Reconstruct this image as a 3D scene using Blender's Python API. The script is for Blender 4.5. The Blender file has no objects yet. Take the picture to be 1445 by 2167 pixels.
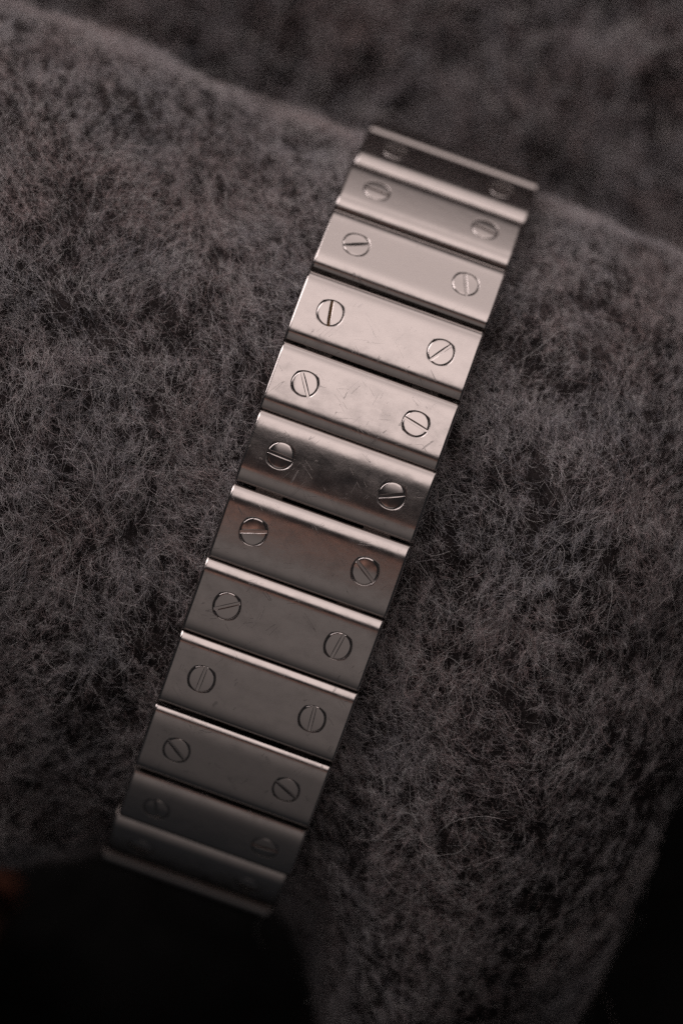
import bpy, math, random
import numpy as np
from mathutils import Vector, Matrix

random.seed(7)
rng = np.random.default_rng(11)
R = math.radians
S = bpy.context.scene
COL = S.collection

# ------------------------------------------------------------------ camera
# one scene unit is one centimetre; the picture plane z = 0 touches the top of the bracelet
K = 0.00457                      # cm covered by one pixel of the 1445 x 2167 photograph
D = 37.1                         # camera distance
cam_d = bpy.data.cameras.new('camera')
cam = bpy.data.objects.new('camera', cam_d)
COL.objects.link(cam)
S.camera = cam
cam.location = (0, 0, D)
cam_d.sensor_fit = 'VERTICAL'
cam_d.sensor_height = 36
cam_d.sensor_width = 24
cam_d.lens = 36 * D / (2167 * K)
cam_d.clip_start = 0.5
cam_d.clip_end = 500
cam_d.dof.use_dof = True
cam_d.dof.focus_distance = D + 0.10
cam_d.dof.aperture_fstop = cam_d.lens * 1e-3 / 1.5       # 15 mm wide iris
cam_d.dof.aperture_blades = 0

S.render.engine = 'CYCLES'
S.cycles.use_denoising = False
S.cycles.max_bounces = 6
S.cycles.diffuse_bounces = 3
S.cycles.glossy_bounces = 4
S.cycles.sample_clamp_indirect = 4
S.view_settings.view_transform = 'Standard'
S.view_settings.look = 'None'
S.view_settings.exposure = 0
S.view_settings.gamma = 1

# ------------------------------------------------------------------ world and lamps
w = bpy.data.worlds.new('World')
S.world = w
w.use_nodes = True
bg = w.node_tree.nodes['Background']
bg.inputs[0].default_value = (0.95, 0.93, 1.0, 1)
bg.inputs[1].default_value = 0.016

ANG = R(19.7)
E = Vector((math.cos(ANG), -math.sin(ANG), 0))           # along a link
DV = Vector((math.sin(ANG), math.cos(ANG), 0))           # along the bracelet, towards the top of the picture
UP = Vector((0, 0, 1))


def px(X, Y, z=0.0):
    f = (D - z) / D
    return Vector(((X - 722.5) * K * f, (1083.5 - Y) * K * f, z))


O = px(711.5, 1006.5)


def lamp(name, beta, dist, along, across, radiance, colour, shift=0.0, az=0.0):
    """rectangular lamp seen from the bracelet at angle beta from the camera axis, in the plane of the bracelet"""
    ld = bpy.data.lights.new(name, 'AREA')
    ld.shape = 'RECTANGLE'
    ld.size = across
    ld.size_y = along
    ld.color = colour
    ld.energy = radiance * math.pi * along * across
    o = bpy.data.objects.new(name, ld)
    COL.objects.link(o)
    h = DV * math.cos(R(az)) - E * math.sin(R(az))
    v = h * math.sin(R(beta)) + UP * math.cos(R(beta))
    pos = O + v * dist + E * shift
    zax = v
    xax = (E * math.cos(R(az)) + DV * math.sin(R(az))).normalized()
    yax = zax.cross(xax)
    o.matrix_world = Matrix((
        (xax.x, yax.x, zax.x, pos.x), (xax.y, yax.y, zax.y, pos.y), (xax.z, yax.z, zax.z, pos.z), (0, 0, 0, 1)))
    return o


def lamp_profile(o, stops, patchy=0.0, flare=None):
    """brightness across the lamp: stops are (angle from the camera axis seen from the bracelet, value)"""
    ld = o.data
    ld.use_nodes = True
    nt = ld.node_tree
    em = nt.nodes['Emission']
    geo = nt.nodes.new('ShaderNodeNewGeometry')
    sub = nt.nodes.new('ShaderNodeVectorMath'); sub.operation = 'SUBTRACT'
    sub.inputs[1].default_value = O
    nt.links.new(geo.outputs['Position'], sub.inputs[0])

    def dot(v):
        n = nt.nodes.new('ShaderNodeVectorMath'); n.operation = 'DOT_PRODUCT'
        n.inputs[1].default_value = v
        nt.links.new(sub.outputs[0], n.inputs[0])
        return n.outputs['Value']
    at = nt.nodes.new('ShaderNodeMath'); at.operation = 'ARCTAN2'
    nt.links.new(dot(DV), at.inputs[0]); nt.links.new(dot(UP), at.inputs[1])
    b0, b1 = stops[0][0], stops[-1][0]
    mr = nt.nodes.new('ShaderNodeMapRange')
    mr.inputs[1].default_value = R(b0); mr.inputs[2].default_value = R(b1)
    nt.links.new(at.outputs[0], mr.inputs[0])
    cr = nt.nodes.new('ShaderNodeValToRGB')
    cr.color_ramp.interpolation = 'B_SPLINE'
    el = cr.color_ramp.elements
    while len(el) < len(stops): el.new(0.5)
    for k, (b, v) in enumerate(stops):
        el[k].position = (b - b0) / (b1 - b0)
        el[k].color = (v, v, v, 1)
    nt.links.new(mr.outputs[0], cr.inputs[0])
    out = cr.outputs[0]
    if patchy:
        nz = nt.nodes.new('ShaderNodeTexNoise')
        nz.inputs['Scale'].default_value = patchy
        nz.inputs['Detail'].default_value = 2
        nt.links.new(sub.outputs[0], nz.inputs['Vector'])
        m2 = nt.nodes.new('ShaderNodeMapRange')
        m2.inputs[1].default_value = 0.38; m2.inputs[2].default_value = 0.62
        nt.links.new(nz.outputs[0], m2.inputs[0])
        mu = nt.nodes.new('ShaderNodeMath'); mu.operation = 'MULTIPLY'
        nt.links.new(out, mu.inputs[0]); nt.links.new(m2.outputs[0], mu.inputs[1])
        out = mu.outputs[0]
    if flare:      # narrower at the near end: half width grows with the angle
        def op(kind, a, b):
            n = nt.nodes.new('ShaderNodeMath'); n.operation = kind
            for k, q in enumerate((a, b)):
                if isinstance(q, (int, float)): n.inputs[k].default_value = q
                else: nt.links.new(q, n.inputs[k])
            return n.outputs[0]
        half = op('MULTIPLY_ADD', at.outputs[0], flare[1])
        half.node.inputs[2].default_value = flare[0]
        side = op('DIVIDE', op('SUBTRACT', half, op('ABSOLUTE', dot(E), 0.0)), 3.0)
        side.node.use_clamp = True
        out = op('MULTIPLY', out, side)
    nt.links.new(out, em.inputs['Strength'])


l_ = lamp('window_softbox', 60, 46, 110, 44, 1.10, (1.0, 0.84, 0.80))
lamp_profile(l_, [(11.5, 0), (15.5, 0.45), (20, 0.98), (30, 1.0), (48, 1.0), (62, 0.74), (74, 0.58), (84, 0.8), (90, 0.75), (98, 0.3), (109, 0.05)], flare=(7.5, 10.0))
lamp('added_side_lamp', 68, 55, 40, 40, 2.8, (1.0, 0.86, 0.84), az=48)  # added lamp to brighten the upper left wool; no window known there
l_ = lamp('ceiling_bounce', -50, 70, 140, 36, 0.16, (1.0, 0.84, 0.785))
lamp_profile(l_, [(-94, 0.08), (-80, 0.18), (-60, 0.42), (-45, 0.68), (-30, 0.9), (-14, 1.0), (-8, 0.9), (-5, 0.0)])
l_ = lamp('hands_reflection_lamp', 1.0, 62, 18.5, 40, 0.36, (1.0, 0.50, 0.37), shift=-8)  # added lamp standing in for the brown hands mirrored in the middle links
lamp_profile(l_, [(-7.3, 0.3), (-4.8, 1.0), (-2.4, 0.8), (-0.6, 0.25), (2.5, 0.05), (9.3, 0.02)], 0.13)


# ------------------------------------------------------------------ helpers
def link_obj(name, data, parent=None):
    o = bpy.data.objects.new(name, data)
    COL.objects.link(o)
    if parent is not None:
        o.parent = parent
    return o


def tag(o, label=None, cat=None, group=None, kind=None):
    if label: o['label'] = label
    if cat: o['category'] = cat
    if group: o['group'] = group
    if kind: o['kind'] = kind
    return o


def new_mat(name):
    m = bpy.data.materials.new(name)
    m.use_nodes = True
    nt = m.node_tree
    return m, nt, nt.nodes['Principled BSDF']


def N(nt, kind, **kw):
    n = nt.nodes.new(kind)
    for k, v in kw.items():
        setattr(n, k, v)
    return n


def math_node(nt, op, a, b=None, clamp=False):
    n = N(nt, 'ShaderNodeMath', operation=op, use_clamp=clamp)
    for i, v in enumerate((a, b)):
        if v is None: continue
        if isinstance(v, (int, float)): n.inputs[i].default_value = v
        else: nt.links.new(v, n.inputs[i])
    return n.outputs[0]


def scaled_coord(nt, scale, rot=(0, 0, 0), rand=None):
    tc = N(nt, 'ShaderNodeTexCoord')
    src = tc.outputs['Object']
    if any(rot):          # turn first, stretch afterwards
        m0 = N(nt, 'ShaderNodeMapping')
        m0.inputs['Rotation'].default_value = rot
        nt.links.new(src, m0.inputs['Vector'])
        src = m0.outputs[0]
    mp = N(nt, 'ShaderNodeMapping')
    mp.inputs['Scale'].default_value = scale
    nt.links.new(src, mp.inputs['Vector'])
    if rand is not None:
        nt.links.new(rand, mp.inputs['Location'])
    return mp.outputs[0]


def noise_node(nt, vec, scale, detail=3.0, rough=0.5, dims='3D'):
    n = N(nt, 'ShaderNodeTexNoise')
    n.noise_dimensions = dims
    n.inputs['Scale'].default_value = scale
    n.inputs['Detail'].default_value = detail
    n.inputs['Roughness'].default_value = rough
    nt.links.new(vec, n.inputs['Vector'])
    return n.outputs[0]


def ramp(nt, val, a, b, va=0.0, vb=1.0):
    n = N(nt, 'ShaderNodeMapRange')
    n.clamp = True
    nt.links.new(val, n.inputs[0])
    for i, v in zip((1, 2, 3, 4), (a, b, va, vb)):
        n.inputs[i].default_value = v
    return n.outputs[0]


# ------------------------------------------------------------------ materials: steel
def steel_mat(name, rough, aniso, brush, scratches, col=(0.63, 0.60, 0.585)):
    m, nt, b = new_mat(name)
    b.inputs['Base Color'].default_value = (*col, 1)
    b.inputs['Metallic'].default_value = 1.0
    oi = N(nt, 'ShaderNodeObjectInfo')
    comb = N(nt, 'ShaderNodeCombineXYZ')
    r1 = math_node(nt, 'MULTIPLY', oi.outputs['Random'], 37.0)
    for i in range(3):
        nt.links.new(r1, comb.inputs[i])
    rv = comb.outputs[0]
    # fine brushing along the bracelet
    fine = noise_node(nt, scaled_coord(nt, (70, 2.2, 3), rand=rv), 1.0, 3, 0.6)
    fine2 = noise_node(nt, scaled_coord(nt, (190, 9, 3), rand=rv), 1.0, 2, 0.6)
    patch = noise_node(nt, scaled_coord(nt, (5, 7, 3), rand=rv), 1.0, 4, 0.6)
    if scratches:
        total = None
        for k, (ang, wid) in enumerate(((0.5, 0.006), (-0.8, 0.006), (1.25, 0.005), (2.2, 0.005), (0.15, 0.006))):
            warp = noise_node(nt, scaled_coord(nt, (11, 0.5, 1), (0, 0, ang), rv), 1.0, 1, 0.5)
            line = math_node(nt, 'LESS_THAN', math_node(nt, 'ABSOLUTE', math_node(nt, 'SUBTRACT', warp, 0.60 + 0.02 * k)), wid)
            gate = math_node(nt, 'GREATER_THAN', noise_node(nt, scaled_coord(nt, (4 + k, 5, 3), (0, 0, k), rv), 1.0, 2, 0.5), 0.59)
            q = math_node(nt, 'MULTIPLY', line, gate)
            total = q if total is None else math_node(nt, 'MAXIMUM', total, q)
    h = math_node(nt, 'ADD', math_node(nt, 'MULTIPLY', fine, brush), math_node(nt, 'MULTIPLY', fine2, brush * 0.6))
    wob = noise_node(nt, scaled_coord(nt, (7, 9, 3), rand=rv), 1.0, 3, 0.55)
    h = math_node(nt, 'ADD', h, math_node(nt, 'MULTIPLY', wob, 1.6 if scratches else 0.5))
    if scratches:
        h = math_node(nt, 'SUBTRACT', h, math_node(nt, 'MULTIPLY', total, 0.20))
    bp = N(nt, 'ShaderNodeBump')
    bp.inputs['Strength'].default_value = 1.0
    bp.inputs['Distance'].default_value = 0.0006
    nt.links.new(h, bp.inputs['Height'])
    nt.links.new(bp.outputs[0], b.inputs['Normal'])
    rr = math_node(nt, 'ADD', ramp(nt, patch, 0.32, 0.72, rough * 0.65, rough * 1.6), math_node(nt, 'MULTIPLY', fine, rough * 0.25))
    if scratches:
        rr = math_node(nt, 'ADD', rr, math_node(nt, 'MULTIPLY', total, 0.16))
    nt.links.new(rr, b.inputs['Roughness'])
    b.inputs['Anisotropic'].default_value = aniso
    vt = N(nt, 'ShaderNodeVectorTransform', vector_type='VECTOR', convert_from='OBJECT', convert_to='WORLD')
    vt.inputs[0].default_value = (1, 0, 0)
    nt.links.new(vt.outputs[0], b.inputs['Tangent'])
    return m


M_LINK = steel_mat('brushed_steel', 0.16, 0.5, 0.30, True)
M_SCREW = steel_mat('polished_steel', 0.07, 0.0, 0.25, False)
M_WALL = steel_mat('dark_steel', 0.34, 0.0, 0.6, False, (0.42, 0.395, 0.38))  # darker, rougher steel on hole walls, link ends and lugs
m_, nt_, b_ = new_mat('slot_dirt')
b_.inputs['Base Color'].default_value = (0.20, 0.115, 0.05, 1)
b_.inputs['Roughness'].default_value = 0.8
nt_.links.new(ramp(nt_, noise_node(nt_, scaled_coord(nt_, (40, 40, 40)), 1.0), 0.3, 0.7, 0.5, 0.95), b_.inputs['Roughness'])
M_DIRT = m_

# ------------------------------------------------------------------ the bracelet: profile of one link
HW = 200.5 * K            # half width of the bracelet
HL = 81.0 * K             # half length of a link
SX = 125.0 * K            # screw offset
RS = 29.0 * K             # screw radius
RH = 30.0 * K             # hole radius
THICK = 0.235


def alpha(y):
    a = abs(y)
    v = 2.6 * a + (50 * ((a - 0.34) / 0.66) ** 3 if a > 0.34 else 0)
    return math.copysign(math.radians(min(v, 52.5)), y)


_ys = np.linspace(-1, 1, 801)
_sl = np.array([math.tan(alpha(y)) for y in _ys])
_z = -np.concatenate([[0], np.cumsum((_sl[1:] + _sl[:-1]) / 2 * np.diff(_ys) * HL)])
_z -= _z[400]


def surf(x, y):
    """height and normal of the link's face"""
    z = float(np.interp(y / HL, _ys, _z))
    fy = -math.tan(alpha(max(-1, min(1, y / HL))))
    bev = 0.030
    q = (abs(x) - (HW - bev)) / bev
    fx = 0.0
    if q > 0:
        q = min(q, 0.97)
        z -= bev * (1 - math.sqrt(1 - q * q))
        fx = -math.copysign(q / math.sqrt(1 - q * q), x)
    n = Vector((-fx, -fy, 1)).normalized()
    return z, n


def build_mesh(name, verts, norms, faces, mats, fmats):
    me = bpy.data.meshes.new(name)
    me.from_pydata([tuple(v) for v in verts], [], faces)
    for m in mats:
        me.materials.append(m)
    me.polygons.foreach_set('material_index', fmats)
    me.polygons.foreach_set('use_smooth', [True] * len(faces))
    me.update()
    me.normals_split_custom_set_from_vertices([tuple(n) for n in norms])
    return me


def link_mesh():
    V, Nn, F, FM = [], [], [], []

    def av(p, n):
        V.append(p); Nn.append(n); return len(V) - 1

    def af(idx, mi=0):
        F.append(tuple(idx)); FM.append(mi)

    h = RH * 1.22
    ns = 12
    xs = list(np.linspace(-HW, -HW + 0.030, 7)) + list(np.linspace(-HW + 0.030, -SX - h, 8))[1:] + \
        list(np.linspace(-SX - h, -SX + h, ns + 1))[1:] + list(np.linspace(-SX + h, SX - h, 15))[1:] + \
        list(np.linspace(SX - h, SX + h, ns + 1))[1:] + list(np.linspace(SX + h, HW - 0.030, 8))[1:] + \
        list(np.linspace(HW - 0.030, HW, 7))[1:]
    ys = list(np.linspace(-HL, -h, 22)) + list(np.linspace(-h, h, ns + 1))[1:] + list(np.linspace(h, HL, 22))[1:]
    nx, ny = len(xs), len(ys)

    def in_sq(x, y):
        return abs(y) < h - 1e-6 and any(abs(x - c) < h - 1e-6 for c in (-SX, SX))

    gid = {}
    for j, y in enumerate(ys):
        for i, x in enumerate(xs):
            if in_sq(x, y):
                continue
            z, n = surf(x, y)
            gid[i, j] = av((x, y, z), n)
    for j in range(ny - 1):
        for i in range(nx - 1):
            if in_sq((xs[i] + xs[i + 1]) / 2, (ys[j] + ys[j + 1]) / 2):
                continue
            af([gid[i, j], gid[i + 1, j], gid[i + 1, j + 1], gid[i, j + 1]])
    j0 = ys.index(min(ys, key=lambda y: abs(y + h)))
    for c in (-SX, SX):
        i0 = min(range(nx), key=lambda i: abs(xs[i] - (c - h)))
        ring = [(i0 + k, j0) for k in range(ns)] + [(i0 + ns, j0 + k) for k in range(ns)] + \
            [(i0 + ns - k, j0 + ns) for k in range(ns)] + [(i0, j0 + ns - k) for k in range(ns)]
        outer = [gid[r] for r in ring]
        m = len(outer)
        angs = [math.atan2(V[o][1], V[o][0] - c) for o in outer]
        prev = outer
        steps = 5
        for sidx in range(1, steps + 1):
            t = sidx / steps
            cur = []
            for o, a in zip(outer, angs):
                cx, cy = c + RH * math.cos(a), RH * math.sin(a)
                x = V[o][0] * (1 - t) + cx * t
                y = V[o][1] * (1 - t) + cy * t
                z, n = surf(x, y)
                if sidx == steps:      # softened lip of the hole
                    z -= 0.0022
                    n = (n + Vector((-math.cos(a), -math.sin(a), 0)) * 0.55).normalized()
                cur.append(av((x, y, z), n))
            for k in range(m):
                k2 = (k + 1) % m
                af([prev[k], prev[k2], cur[k2], cur[k]])
            prev = cur
        top, bot = [], []
        for k, a in enumerate(angs):
            p = V[prev[k]]
            n = Vector((-math.cos(a), -math.sin(a), 0))
            top.append(av(p, n)); bot.append(av((p[0], p[1], -0.022), n))
        for k in range(m):
            k2 = (k + 1) % m
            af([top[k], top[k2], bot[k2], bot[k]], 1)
        cc = av((c, 0, -0.022), Vector((0, 0, 1)))
        fl = [av(V[b], Vector((0, 0, 1))) for b in bot]
        for k in range(m):
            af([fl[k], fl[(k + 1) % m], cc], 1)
    # skirt and underside
    edges = [([(i, 0) for i in range(nx)], Vector((0, -1, 0))), ([(nx - 1, j) for j in range(ny)], Vector((1, 0, 0))),
             ([(i, ny - 1) for i in reversed(range(nx))], Vector((0, 1, 0))), ([(0, j) for j in reversed(range(ny))], Vector((-1, 0, 0)))]
    for idx, n in edges:
        t = [av(V[gid[k]], n) for k in idx]
        inset = n * 0.02
        b = [av((V[gid[k]][0] - inset.x, V[gid[k]][1] - inset.y, -THICK), n) for k in idx]
        for k in range(len(idx) - 1):
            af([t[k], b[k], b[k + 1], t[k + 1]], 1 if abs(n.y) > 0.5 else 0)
    q = [av((sx * (HW - .02), sy * (HL - .02), -THICK), Vector((0, 0, -1))) for sx, sy in ((-1, -1), (-1, 1), (1, 1), (1, -1))]
    af(q, 1)
    return build_mesh('link', V, Nn, F, [M_LINK, M_WALL], FM)


def screw_mesh(slot_mat):
    V, Nn, F, FM = [], [], [], []

    def av(p, n):
        V.append(p); Nn.append(n); return len(V) - 1

    sw, sd = 0.0135, 0.010
    _r = np.linspace(0, 1, 200)
    _a = np.array([math.radians(5.0 * r + (46 * ((r - .86) / .14) ** 2 if r > .86 else 0)) for r in _r])
    _zz = -np.concatenate([[0], np.cumsum((np.tan(_a)[1:] + np.tan(_a)[:-1]) / 2 * np.diff(_r) * RS)])

    def dome(x, y):
        r = min(1.0, math.hypot(x, y) / RS)
        a = float(np.interp(r, _r, _a))
        z = float(np.interp(r, _r, _zz)) + 0.0085
        if r < 1e-6: return z, Vector((0, 0, 1))
        d = Vector((x, y, 0)).normalized()
        n = (d * math.sin(a) + Vector((0, 0, 1)) * math.cos(a)).normalized()
        lip = abs(y) - sw
        if lip < 0.003:
            n = (n + Vector((0, -math.copysign(1, y), 0)) * 0.6).normalized()
        return z, n

    nx, ny = 36, 11
    xm = math.sqrt(RS * RS - sw * sw)
    for sg in (1, -1):
        g = {}
        for i in range(nx + 1):
            x = -xm * math.cos(math.pi * i / nx)
            ym = max(sw, math.sqrt(max(0, RS * RS - x * x)))
            for j in range(ny + 1):
                t = j / ny
                t = 0.5 - 0.5 * math.cos(math.pi * t)
                y = sw + (ym - sw) * t
                z, n = dome(x, sg * y)
                g[i, j] = av((x, sg * y, z), n)
        for i in range(nx):
            for j in range(ny):
                q = [g[i, j], g[i + 1, j], g[i + 1, j + 1], g[i, j + 1]]
                F.append(tuple(q if sg > 0 else q[::-1])); FM.append(0)
        # slot wall
        nrm = Vector((0, -sg, 0))
        a = [av(V[g[i, 0]], nrm) for i in range(nx + 1)]
        b = [av((V[k][0], V[k][1], -sd), nrm) for k in a]
        for i in range(nx):
            q = [a[i], b[i], b[i + 1], a[i + 1]]
            F.append(tuple(q if sg > 0 else q[::-1])); FM.append(0)
        # outer wall
        a, b = [], []
        for i in range(nx + 1):
            p = V[g[i, ny]]
            n = Vector((p[0], p[1], 0)).normalized()
            a.append(av(p, n)); b.append(av((p[0], p[1], -0.021), n))
        for i in range(nx):
            q = [a[i], a[i + 1], b[i + 1], b[i]]
            F.append(tuple(q if sg > 0 else q[::-1])); FM.append(0)
    q = [av((x, y, -sd), Vector((0, 0, 1))) for x, y in ((-xm, -sw), (xm, -sw), (xm, sw), (-xm, sw))]
    F.append(tuple(q)); FM.append(1)
    return build_mesh('screw', V, Nn, F, [M_SCREW, slot_mat], FM)


def box_mesh(name, hx, y0, y1, z0, z1, mat, bev=0.012):
    import bmesh
    bm = bmesh.new()
    bmesh.ops.create_cube(bm, size=1)
    for v in bm.verts:
        v.co.x *= 2 * hx
        v.co.y = (y0 + y1) / 2 + v.co.y * (y1 - y0)
        v.co.z = (z0 + z1) / 2 + v.co.z * (z1 - z0)
    bmesh.ops.bevel(bm, geom=bm.edges[:], offset=bev, segments=2, affect='EDGES')
    me = bpy.data.meshes.new(name)
    bm.to_mesh(me); bm.free()
    me.materials.append(mat)
    return me


# links from the lower end of the bracelet (0) to the upper end (13): picture position of the link's middle, tilt,
# and the picture directions of the two screw slots
LINKS = [
    ((384, 1900), -80, (94, 34), (94, 34)),
    ((411, 1834), -57, (90, 36), (90, 40)),
    ((445.5, 1753.5), -45, (5, 60), (94, 30)),
    ((489.5, 1630), -29.5, (50, 60), (105, 90)),
    ((543.5, 1479.5), -16.5, (45, -110), (25, -100)),
    ((597.5, 1325), -10, (138, -30), (60, -110)),
    ((654.5, 1167), -2.8, (140, 2), (85, 110)),
    ((711.5, 1006.5), 3.3, (135, 53), (140, -12)),
    ((762.5, 855), 13, (32, 135), (117, 72)),
    ((815.8, 704), 19, (-21, 130), (105, -71)),
    ((869.5, 559), 34, (134, -7), (10, 110)),
    ((912, 444), 46, (80, 35), (50, 25)),
    ((948.5, 361.5), 57, (80, 32), (80, 30)),
    ((967, 315), 75, (94, 34), (94, 34)),
]


def solve_chain():
    """depth of each link's middle, from its picture position and the tilt"""
    n = len(LINKS)
    z = [0.0] * n
    s = [0.0] * n
    t = [0.0] * n

    def st(i, zz):
        p = px(*LINKS[i][0], zz) - O
        return p.dot(DV), p.dot(E)
    for rng_ in (range(8, n), range(6, -1, -1)):
        for i in rng_:
            j = i - 1 if i > 7 else i + 1
            a = math.tan(R((LINKS[i][1] + LINKS[j][1]) / 2))
            zz = z[j]
            for _ in range(25):
                si, ti = st(i, zz)
                zz = z[j] - a * (si - s[j])
            s[i], t[i] = st(i, zz)
            z[i] = zz
    return s, t, z


CS, CT, CZ = solve_chain()
for i in range(len(LINKS) - 1):
    print('pitch', i, round(math.hypot(CS[i + 1] - CS[i], CZ[i + 1] - CZ[i]) / K, 1), 'z', round(CZ[i], 2))

bracelet = link_obj('watch_bracelet', None)
bracelet.location = O
tag(bracelet, 'brushed steel watch bracelet of wide screwed links draped over a dark grey wool roll', 'bracelet')

ME_LINK = link_mesh()
ME_SCREW = screw_mesh(M_SCREW)
ME_SCREW_DIRTY = screw_mesh(M_DIRT)
ME_LUG_DEEP = box_mesh('hinge_lug', 30 * K, -HL - 0.10, -HL + 0.06, -THICK + 0.002, -0.212, M_WALL, 0.004)
ME_LUG = box_mesh('hinge_lug', 30 * K, -HL - 0.10, -HL + 0.06, -THICK + 0.005, -0.15, M_WALL)

for i, (pc, tilt, sl, sr) in enumerate(LINKS):
    o = link_obj('link', ME_LINK, bracelet)
    th = R(tilt)
    yv = DV * math.cos(th) - UP * math.sin(th)
    zv = DV * math.sin(th) + UP * math.cos(th)
    pos = E * CT[i] + DV * CS[i] + UP * CZ[i]
    if i == 0:
        pos -= zv * 0.07 - yv * 0.05
    jit = random.uniform(-0.25, 0.25)
    xv = (E + zv.cross(E) * 0.0 + yv * math.sin(R(jit))).normalized()
    yv = zv.cross(xv)
    ly = {8: 0.965, 9: 1.025, 10: 1.03, 7: 0.985, 4: 1.02, 3: 1.025, 6: 1.01, 5: 1.015}.get(i, 1.0)
    yv = yv * ly
    o.matrix_local = Matrix(((xv.x, yv.x, zv.x, pos.x), (xv.y, yv.y, zv.y, pos.y), (xv.z, yv.z, zv.z, pos.z), (0, 0, 0, 1)))
    for sx, sd in ((-1, sl), (1, sr)):
        v = Vector((sd[0], -sd[1], 0))
        a = math.atan2(v.dot(DV) / max(0.35, math.cos(th)), v.dot(E))
        dirty = (i == 9 and sx < 0)
        c = link_obj('screw', ME_SCREW_DIRTY if dirty else ME_SCREW, o)
        c.location = (sx * SX, 0, random.uniform(-0.004, -0.001) - 0.003)
        tx, ty = R(random.uniform(-0.8, 0.8)), R(random.uniform(-0.8, 0.8))
        c.rotation_euler = (tx, ty, a)
        if dirty:
            c['label'] = 'screw with brown dirt packed in its slot'
        g = link_obj('hinge_lug', ME_LUG if i == 8 else ME_LUG_DEEP, o)
        g.location = (sx * SX * 0.97, 0, 0)

# ------------------------------------------------------------------ value noise for the wool
class VNoise:
    def __init__(self, seed):
        self.t = np.random.default_rng(seed).random(1 << 16)

    def _h(self, i, j):
        return self.t[(i * 7919 + j * 104729 + (i * j) % 977) & 0xffff]

    def __call__(self, x, y):
        i, j = np.floor(x).astype(np.int64), np.floor(y).astype(np.int64)
        u, v = x - i, y - j
        u, v = u * u * (3 - 2 * u), v * v * (3 - 2 * v)
        return (self._h(i, j) * (1 - u) + self._h(i + 1, j) * u) * (1 - v) + (self._h(i, j + 1) * (1 - u) + self._h(i + 1, j + 1) * u) * v

    def fbm(self, x, y, oct=4, g=0.5):
        a, s, r = 1.0, 0.0, 0.0
        for k in range(oct):
            r = r + a * self(x * 2 ** k + 17.3 * k, y * 2 ** k + 5.1 * k); s += a; a *= g
        return r / s


VN = [VNoise(k) for k in range(6)]

# ------------------------------------------------------------------ wool roll: profile under the bracelet
arc = [0.0]
for i in range(1, len(LINKS)):
    arc.append(arc[-1] + math.hypot(CS[i] - CS[i - 1], CZ[i] - CZ[i - 1]))
arc = np.array(arc) - arc[7]
tl = np.array([l[1] for l in LINKS], float)
ka = np.concatenate([[arc[0] - 5.0, arc[0] - 1.6], arc, [arc[-1] + 1.4, arc[-1] + 5.0]])
kt = np.concatenate([[-92, -90], tl, [91, 93]])
PA = np.linspace(ka[0], ka[-1], 1400)
PT = np.interp(PA, ka, kt)
ker = np.hanning(91); ker /= ker.sum()
PT = np.convolve(np.pad(PT, 45, mode='edge'), ker, 'valid')
PT = np.radians(PT)
da = PA[1] - PA[0]
ps = np.cumsum(np.cos(PT)) * da
pz = -np.cumsum(np.sin(PT)) * da
k0 = int(np.argmin(abs(PA)))
ps -= ps[k0]; pz -= pz[k0]
# squeeze the integrated curve onto the links' own middles, then set it below them
err_s = np.interp(PA, arc, np.array(CS) - np.interp(arc, PA, ps))
err_z = np.interp(PA, arc, np.array(CZ) - np.interp(arc, PA, pz))
OFF = THICK + 0.055
PS = ps + err_s - OFF * np.sin(PT)
PZ = pz + err_z - OFF * np.cos(PT)

T_END = 950 * K
R_END = 2.4


def roll_point(a, t):
    """a: arc coordinate, t: along the roll. Returns position and outward normal (numpy)"""
    s = np.interp(a, PA, PS); z = np.interp(a, PA, PZ); th = np.interp(a, PA, PT)
    # soft bulges, pressed flat under the bracelet
    away = np.clip((abs(t) - 0.86) / 0.55, 0, 1); away = away * away * (3 - 2 * away)
    b = (VN[0].fbm(a * 0.55 + 40, t * 0.55 + 40, 3) - 0.5) * 0.40 + (VN[1].fbm(a * 2.4 + 9, t * 2.4 + 9, 2) - 0.5) * 0.13
    off = away * (0.05 + b)
    q = np.clip((t - (T_END - R_END)) / R_END, 0, 0.999)
    off = off - 1.9 * (1 - np.sqrt(1 - q * q))
    wd = np.clip((t - 0.95) / 1.8, 0, 1); wd = wd * wd * (3 - 2 * wd)
    s2 = s + np.sin(th) * off
    lo = np.clip((-1.2 - s2) / 3.0, 0, 1)
    we = np.clip((t - 2.0) / 1.8, 0, 1); we = we * we * (3 - 2 * we)
    wl = np.clip((-t - 1.0) / 1.2, 0, 1)
    return s2 - lo * wd * 2.2 - lo * lo * wl * 0.55, t + we * np.clip(lo - 0.35, 0, 1) * 0.15, z + np.cos(th) * off - lo * lo * wd * 1.2


def to_world(s, t, z):
    return np.stack([O.x + E.x * t + DV.x * s, O.y + E.y * t + DV.y * s, z], -1)


def surface_mesh(name, fn, aa, tt, mat):
    A, T = np.meshgrid(aa, tt, indexing='ij')
    s, t, z = fn(A.ravel(), T.ravel())
    P = to_world(s, t, z)
    na, nt = len(aa), len(tt)
    idx = np.arange(na * nt).reshape(na, nt)
    f = np.stack([idx[:-1, :-1], idx[:-1, 1:], idx[1:, 1:], idx[1:, :-1]], -1).reshape(-1, 4)
    me = bpy.data.meshes.new(name)
    me.vertices.add(len(P)); me.vertices.foreach_set('co', P.ravel().astype(np.float32))
    me.loops.add(f.size); me.loops.foreach_set('vertex_index', f.ravel().astype(np.int32))
    me.polygons.add(len(f))
    me.polygons.foreach_set('loop_start', np.arange(0, f.size, 4, dtype=np.int32))
    me.polygons.foreach_set('use_smooth', np.ones(len(f), bool))
    me.update(calc_edges=True)
    me.validate()
    me.materials.append(mat)
    return me


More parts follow.
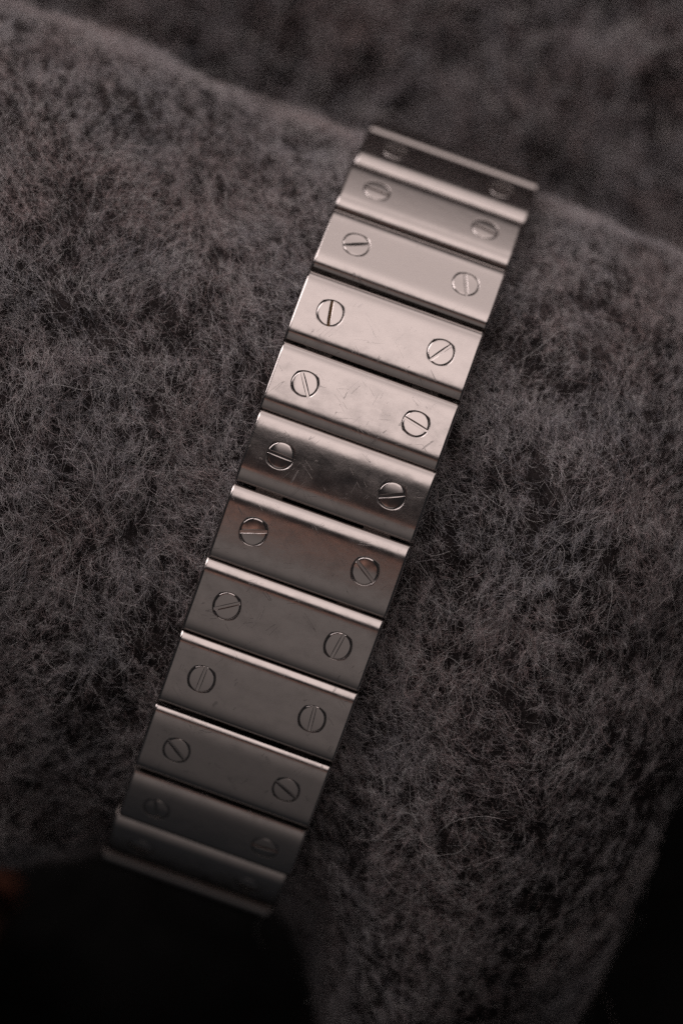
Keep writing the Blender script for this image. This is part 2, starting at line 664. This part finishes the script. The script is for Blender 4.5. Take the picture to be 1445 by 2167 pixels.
def wool_base_mat(name):
    m, nt, b = new_mat(name)
    n1 = noise_node(nt, scaled_coord(nt, (1, 1, 1)), 5.0, 6, 0.65)
    cr = N(nt, 'ShaderNodeValToRGB')
    cr.color_ramp.elements[0].color = (0.016, 0.015, 0.016, 1); cr.color_ramp.elements[0].position = 0.3
    cr.color_ramp.elements[1].color = (0.07, 0.06, 0.06, 1); cr.color_ramp.elements[1].position = 0.72
    nt.links.new(n1, cr.inputs[0])
    nt.links.new(cr.outputs[0], b.inputs['Base Color'])
    b.inputs['Roughness'].default_value = 1.0
    b.inputs['Specular IOR Level'].default_value = 0.0
    n2 = noise_node(nt, scaled_coord(nt, (1, 1, 1)), 14.0, 8, 0.7)
    bp = N(nt, 'ShaderNodeBump')
    bp.inputs['Strength'].default_value = 0.9
    bp.inputs['Distance'].default_value = 0.06
    nt.links.new(n2, bp.inputs['Height'])
    nt.links.new(bp.outputs[0], b.inputs['Normal'])
    return m


def fibre_mat(name):
    m, nt, b = new_mat(name)
    at = N(nt, 'ShaderNodeAttribute', attribute_name='tint')
    nt.links.new(at.outputs['Color'], b.inputs['Base Color'])
    b.inputs['Roughness'].default_value = 0.75
    b.inputs['Specular IOR Level'].default_value = 0.15
    return m


M_WOOL = wool_base_mat('wool_felt')
M_FIBRE = fibre_mat('wool_fibre')


def fibres(name, fn, arange, trange, count, npts, length, radius, lift, curl, bright, parent, seed, hole=None, tuft=19.0, pile=0.10, grain=0.5):
    g = np.random.default_rng(seed)
    a = g.uniform(*arange, count); t = g.uniform(*trange, count)
    if hole is not None:
        keep = abs(t) > hole
        a, t = a[keep], t[keep]
    # matted tufts with dark pits between them
    wob = VN[5].fbm(a * 3 + 2, t * 3 + 4, 2)
    tf = VN[2].fbm(a * tuft * 0.8 + wob * 2 + 3, t * tuft * 1.15 + wob * 2 + 8, 2, 0.6)
    big = VN[1].fbm(a * 1.5 + 30, t * 1.5 + 60, 3)
    keep = g.random(len(a)) < np.clip((tf * 0.88 + big * 0.12 - 0.235) / 0.36, 0.05, 1)
    a, t, tf, big = a[keep], t[keep], tf[keep], big[keep]
    n = len(a)
    eps = 0.02
    P0 = to_world(*fn(a, t)); Pa = to_world(*fn(a + eps, t)); Pt = to_world(*fn(a, t + eps))
    ta = Pa - P0; tt = Pt - P0
    ta /= np.linalg.norm(ta, axis=1, keepdims=True) + 1e-9
    nr = np.cross(tt, ta)
    nr /= np.linalg.norm(nr, axis=1, keepdims=True) + 1e-9
    tt = np.cross(ta, nr)
    L = length * np.exp(g.normal(0, 0.42, n))
    step = L / (npts - 1)
    # heading: a loose nap with swirls and plenty of scatter
    ang = -0.35 + (VN[3].fbm(a * 1.6 + 5, t * 1.6 + 2, 3) - 0.5) * 3.4 + g.normal(0, grain, n) + np.pi * (g.random(n) < 0.5)
    ang = np.where(g.random(n) < 0.3, g.uniform(0, 2 * np.pi, n), ang)
    turn = g.normal(0, curl, n)
    el = np.abs(g.normal(lift, 0.30, n))
    del_ = -el * g.uniform(1.2, 2.3, n) / (npts - 1)
    pts = np.empty((n, npts, 3), np.float32)
    p = P0 + nr * ((tf - 0.62) * pile * 2 + (big - 0.5) * pile + g.uniform(-0.02, 0.03, n))[:, None]
    for k in range(npts):
        pts[:, k] = p
        d = (ta * np.cos(ang)[:, None] + tt * np.sin(ang)[:, None]) * np.cos(el)[:, None] + nr * np.sin(el)[:, None]
        p = p + d * step[:, None]
        turn = turn * 0.8 + g.normal(0, curl * 0.6, n)
        ang = ang + turn
        el = el + del_ + g.normal(0, 0.10, n)
    hc = bpy.data.hair_curves.new(name)
    hc.add_curves([npts] * n)
    hc.attributes['position'].data.foreach_set('vector', pts.ravel())
    rad = (radius * np.exp(g.normal(0, 0.25, n)))[:, None] * np.linspace(1.0, 0.5, npts)[None, :]
    ra = hc.attributes.get('radius') or hc.attributes.new('radius', 'FLOAT', 'POINT')
    ra.data.foreach_set('value', rad.astype(np.float32).ravel())
    # colour: charcoal, slate blue and brown wool carded together
    tone = VN[4].fbm(a * 1.9 + 1, t * 1.9 + 6, 4); hue = VN[5].fbm(a * 1.3 + 11, t * 1.3 + 3, 4)
    val = bright * (0.55 + 0.9 * tone) * np.exp(g.normal(0, 0.62, n))
    hue = np.clip((hue - 0.5) * 2.2 + g.normal(0, 0.45, n), -1, 1)[:, None]
    warm, cool, mid = np.array([1.14, 0.91, 0.89]), np.array([0.93, 0.96, 1.05]), np.array([1.03, 0.95, 0.98])
    c = np.where(hue > 0, mid * (1 - hue) + warm * hue, mid * (1 + hue) - cool * hue) * val[:, None]
    c = np.clip(c, 0.004, 0.75)
    ca = hc.attributes.new('tint', 'FLOAT_COLOR', 'CURVE')
    ca.data.foreach_set('color', np.concatenate([c, np.ones((n, 1))], 1).astype(np.float32).ravel())
    hc.materials.append(M_FIBRE)
    o = link_obj(name, hc, parent)
    o['kind'] = 'stuff'
    return o


T0, T1 = -1420 * K, T_END - 0.002
A0, A1 = arc[0] - 3.2, arc[-1] + 3.0
tts = np.concatenate([np.linspace(T0, T_END - R_END, 190), T_END - R_END + R_END * np.sin(np.linspace(0, np.pi / 2, 40)[1:]) * 0.9985])
roll = link_obj('wool_roll', surface_mesh('wool_roll', roll_point, np.linspace(A0, A1, 330), tts, M_WOOL))
tag(roll, 'dark grey fuzzy wool cloth rolled into a bolster under the steel bracelet', 'wool cloth')

VA0, VA1 = arc[0] - 1.0, arc[-1] + 0.8
fibres('wool_fibre', roll_point, (VA0, VA1), (-1150 * K, T1), 1100000, 4, 0.070, 0.0010, 0.30, 0.30, 0.51, roll, 21, hole=0.80)
fibres('stray_fibre', roll_point, (VA0, VA1), (-1150 * K, T1), 7000, 14, 0.34, 0.0011, 0.30, 0.13, 0.80, roll, 22, hole=0.93, pile=0.03)
fibres('loose_fibre', roll_point, (VA0, VA1), (-1150 * K, T1), 60000, 7, 0.17, 0.0010, 0.30, 0.22, 0.62, roll, 24, hole=0.88)
fibres('stray_fibre', roll_point, (VA0 + 1, VA1 - 0.6), (-1.02, 1.02), 1500, 12, 0.30, 0.0012, 0.75, 0.15, 0.75, roll, 23, hole=0.88, pile=0.03)

# ------------------------------------------------------------------ blanket lying lower behind the roll, and the table
def blanket_point(a, t):
    z = -5.2 + (VN[0].fbm(a * 0.28 + 3, t * 0.28 + 7, 3) - 0.5) * 0.8 + (VN[1].fbm(a * 1.7, t * 1.7, 3) - 0.5) * 0.35
    z = z + np.clip(a - 3.0, 0, 6) * 0.22
    return a, t, z


blanket = link_obj('wool_blanket', surface_mesh('wool_blanket', blanket_point, np.linspace(1.0, 13, 150), np.linspace(-9, 12, 220), M_WOOL))
tag(blanket, 'blurred grey wool blanket lying lower behind the roll at the top of the photo', 'blanket')
fibres('wool_fibre', blanket_point, (2.4, 10), (-7, 9), 90000, 5, 0.30, 0.0045, 0.45, 0.40, 0.46, blanket, 31, tuft=5.0, pile=0.2)


def slab_mesh(name, cx, cy, hx, hy, z0, z1, rot, mat):
    import bmesh
    bm = bmesh.new()
    bmesh.ops.create_cube(bm, size=1)
    for v in bm.verts:
        v.co = Vector((v.co.x * 2 * hx, v.co.y * 2 * hy, (z0 + z1) / 2 + v.co.z * (z1 - z0)))
    bmesh.ops.bevel(bm, geom=bm.edges[:], offset=0.12, segments=3, affect='EDGES')
    bmesh.ops.rotate(bm, verts=bm.verts, cent=(0, 0, 0), matrix=Matrix.Rotation(rot, 3, 'Z'))
    bmesh.ops.translate(bm, verts=bm.verts, vec=(cx, cy, 0))
    me = bpy.data.meshes.new(name)
    bm.to_mesh(me); bm.free()
    me.materials.append(mat)
    return me


m_, nt_, b_ = new_mat('red_brown_wood')
cr_ = N(nt_, 'ShaderNodeValToRGB')
cr_.color_ramp.elements[0].color = (0.07, 0.020, 0.010, 1)
cr_.color_ramp.elements[1].color = (0.14, 0.048, 0.026, 1)
nt_.links.new(noise_node(nt_, scaled_coord(nt_, (1, 9, 1)), 1.2, 4, 0.6), cr_.inputs[0])
nt_.links.new(cr_.outputs[0], b_.inputs['Base Color'])
b_.inputs['Roughness'].default_value = 0.5
M_WOOD = m_

m_, nt_, b_ = new_mat('shaded_ground')  # near-black colour paints the shade below the roll into the ground sheet
nt_.links.new(ramp(nt_, noise_node(nt_, scaled_coord(nt_, (1, 1, 1)), 3.0, 4, 0.6), 0.3, 0.7, 0.006, 0.016), b_.inputs['Base Color'])
b_.inputs['Roughness'].default_value = 1.0
b_.inputs['Specular IOR Level'].default_value = 0.05
M_BLACK = m_


def sheet_point(a, t):
    z = -8.5 + (VN[0].fbm(a * 0.3 + 3, t * 0.3 + 7, 3) - 0.5) * 0.8
    return a, t, z


cloth = link_obj('ground', surface_mesh('ground', sheet_point, np.linspace(-16, 16, 100), np.linspace(-16, 16, 100), M_BLACK))
tag(cloth, kind='structure')

p = px(-76, 1938, -5.0)
block = link_obj('wooden_block', slab_mesh('wooden_block', p.x - 0.55, p.y, 0.9, 0.55, -7.9, -5.0, R(-28), M_WOOD))
tag(block, 'blurred reddish brown wooden edge peeping in at the lower left of the photo', 'wood block')
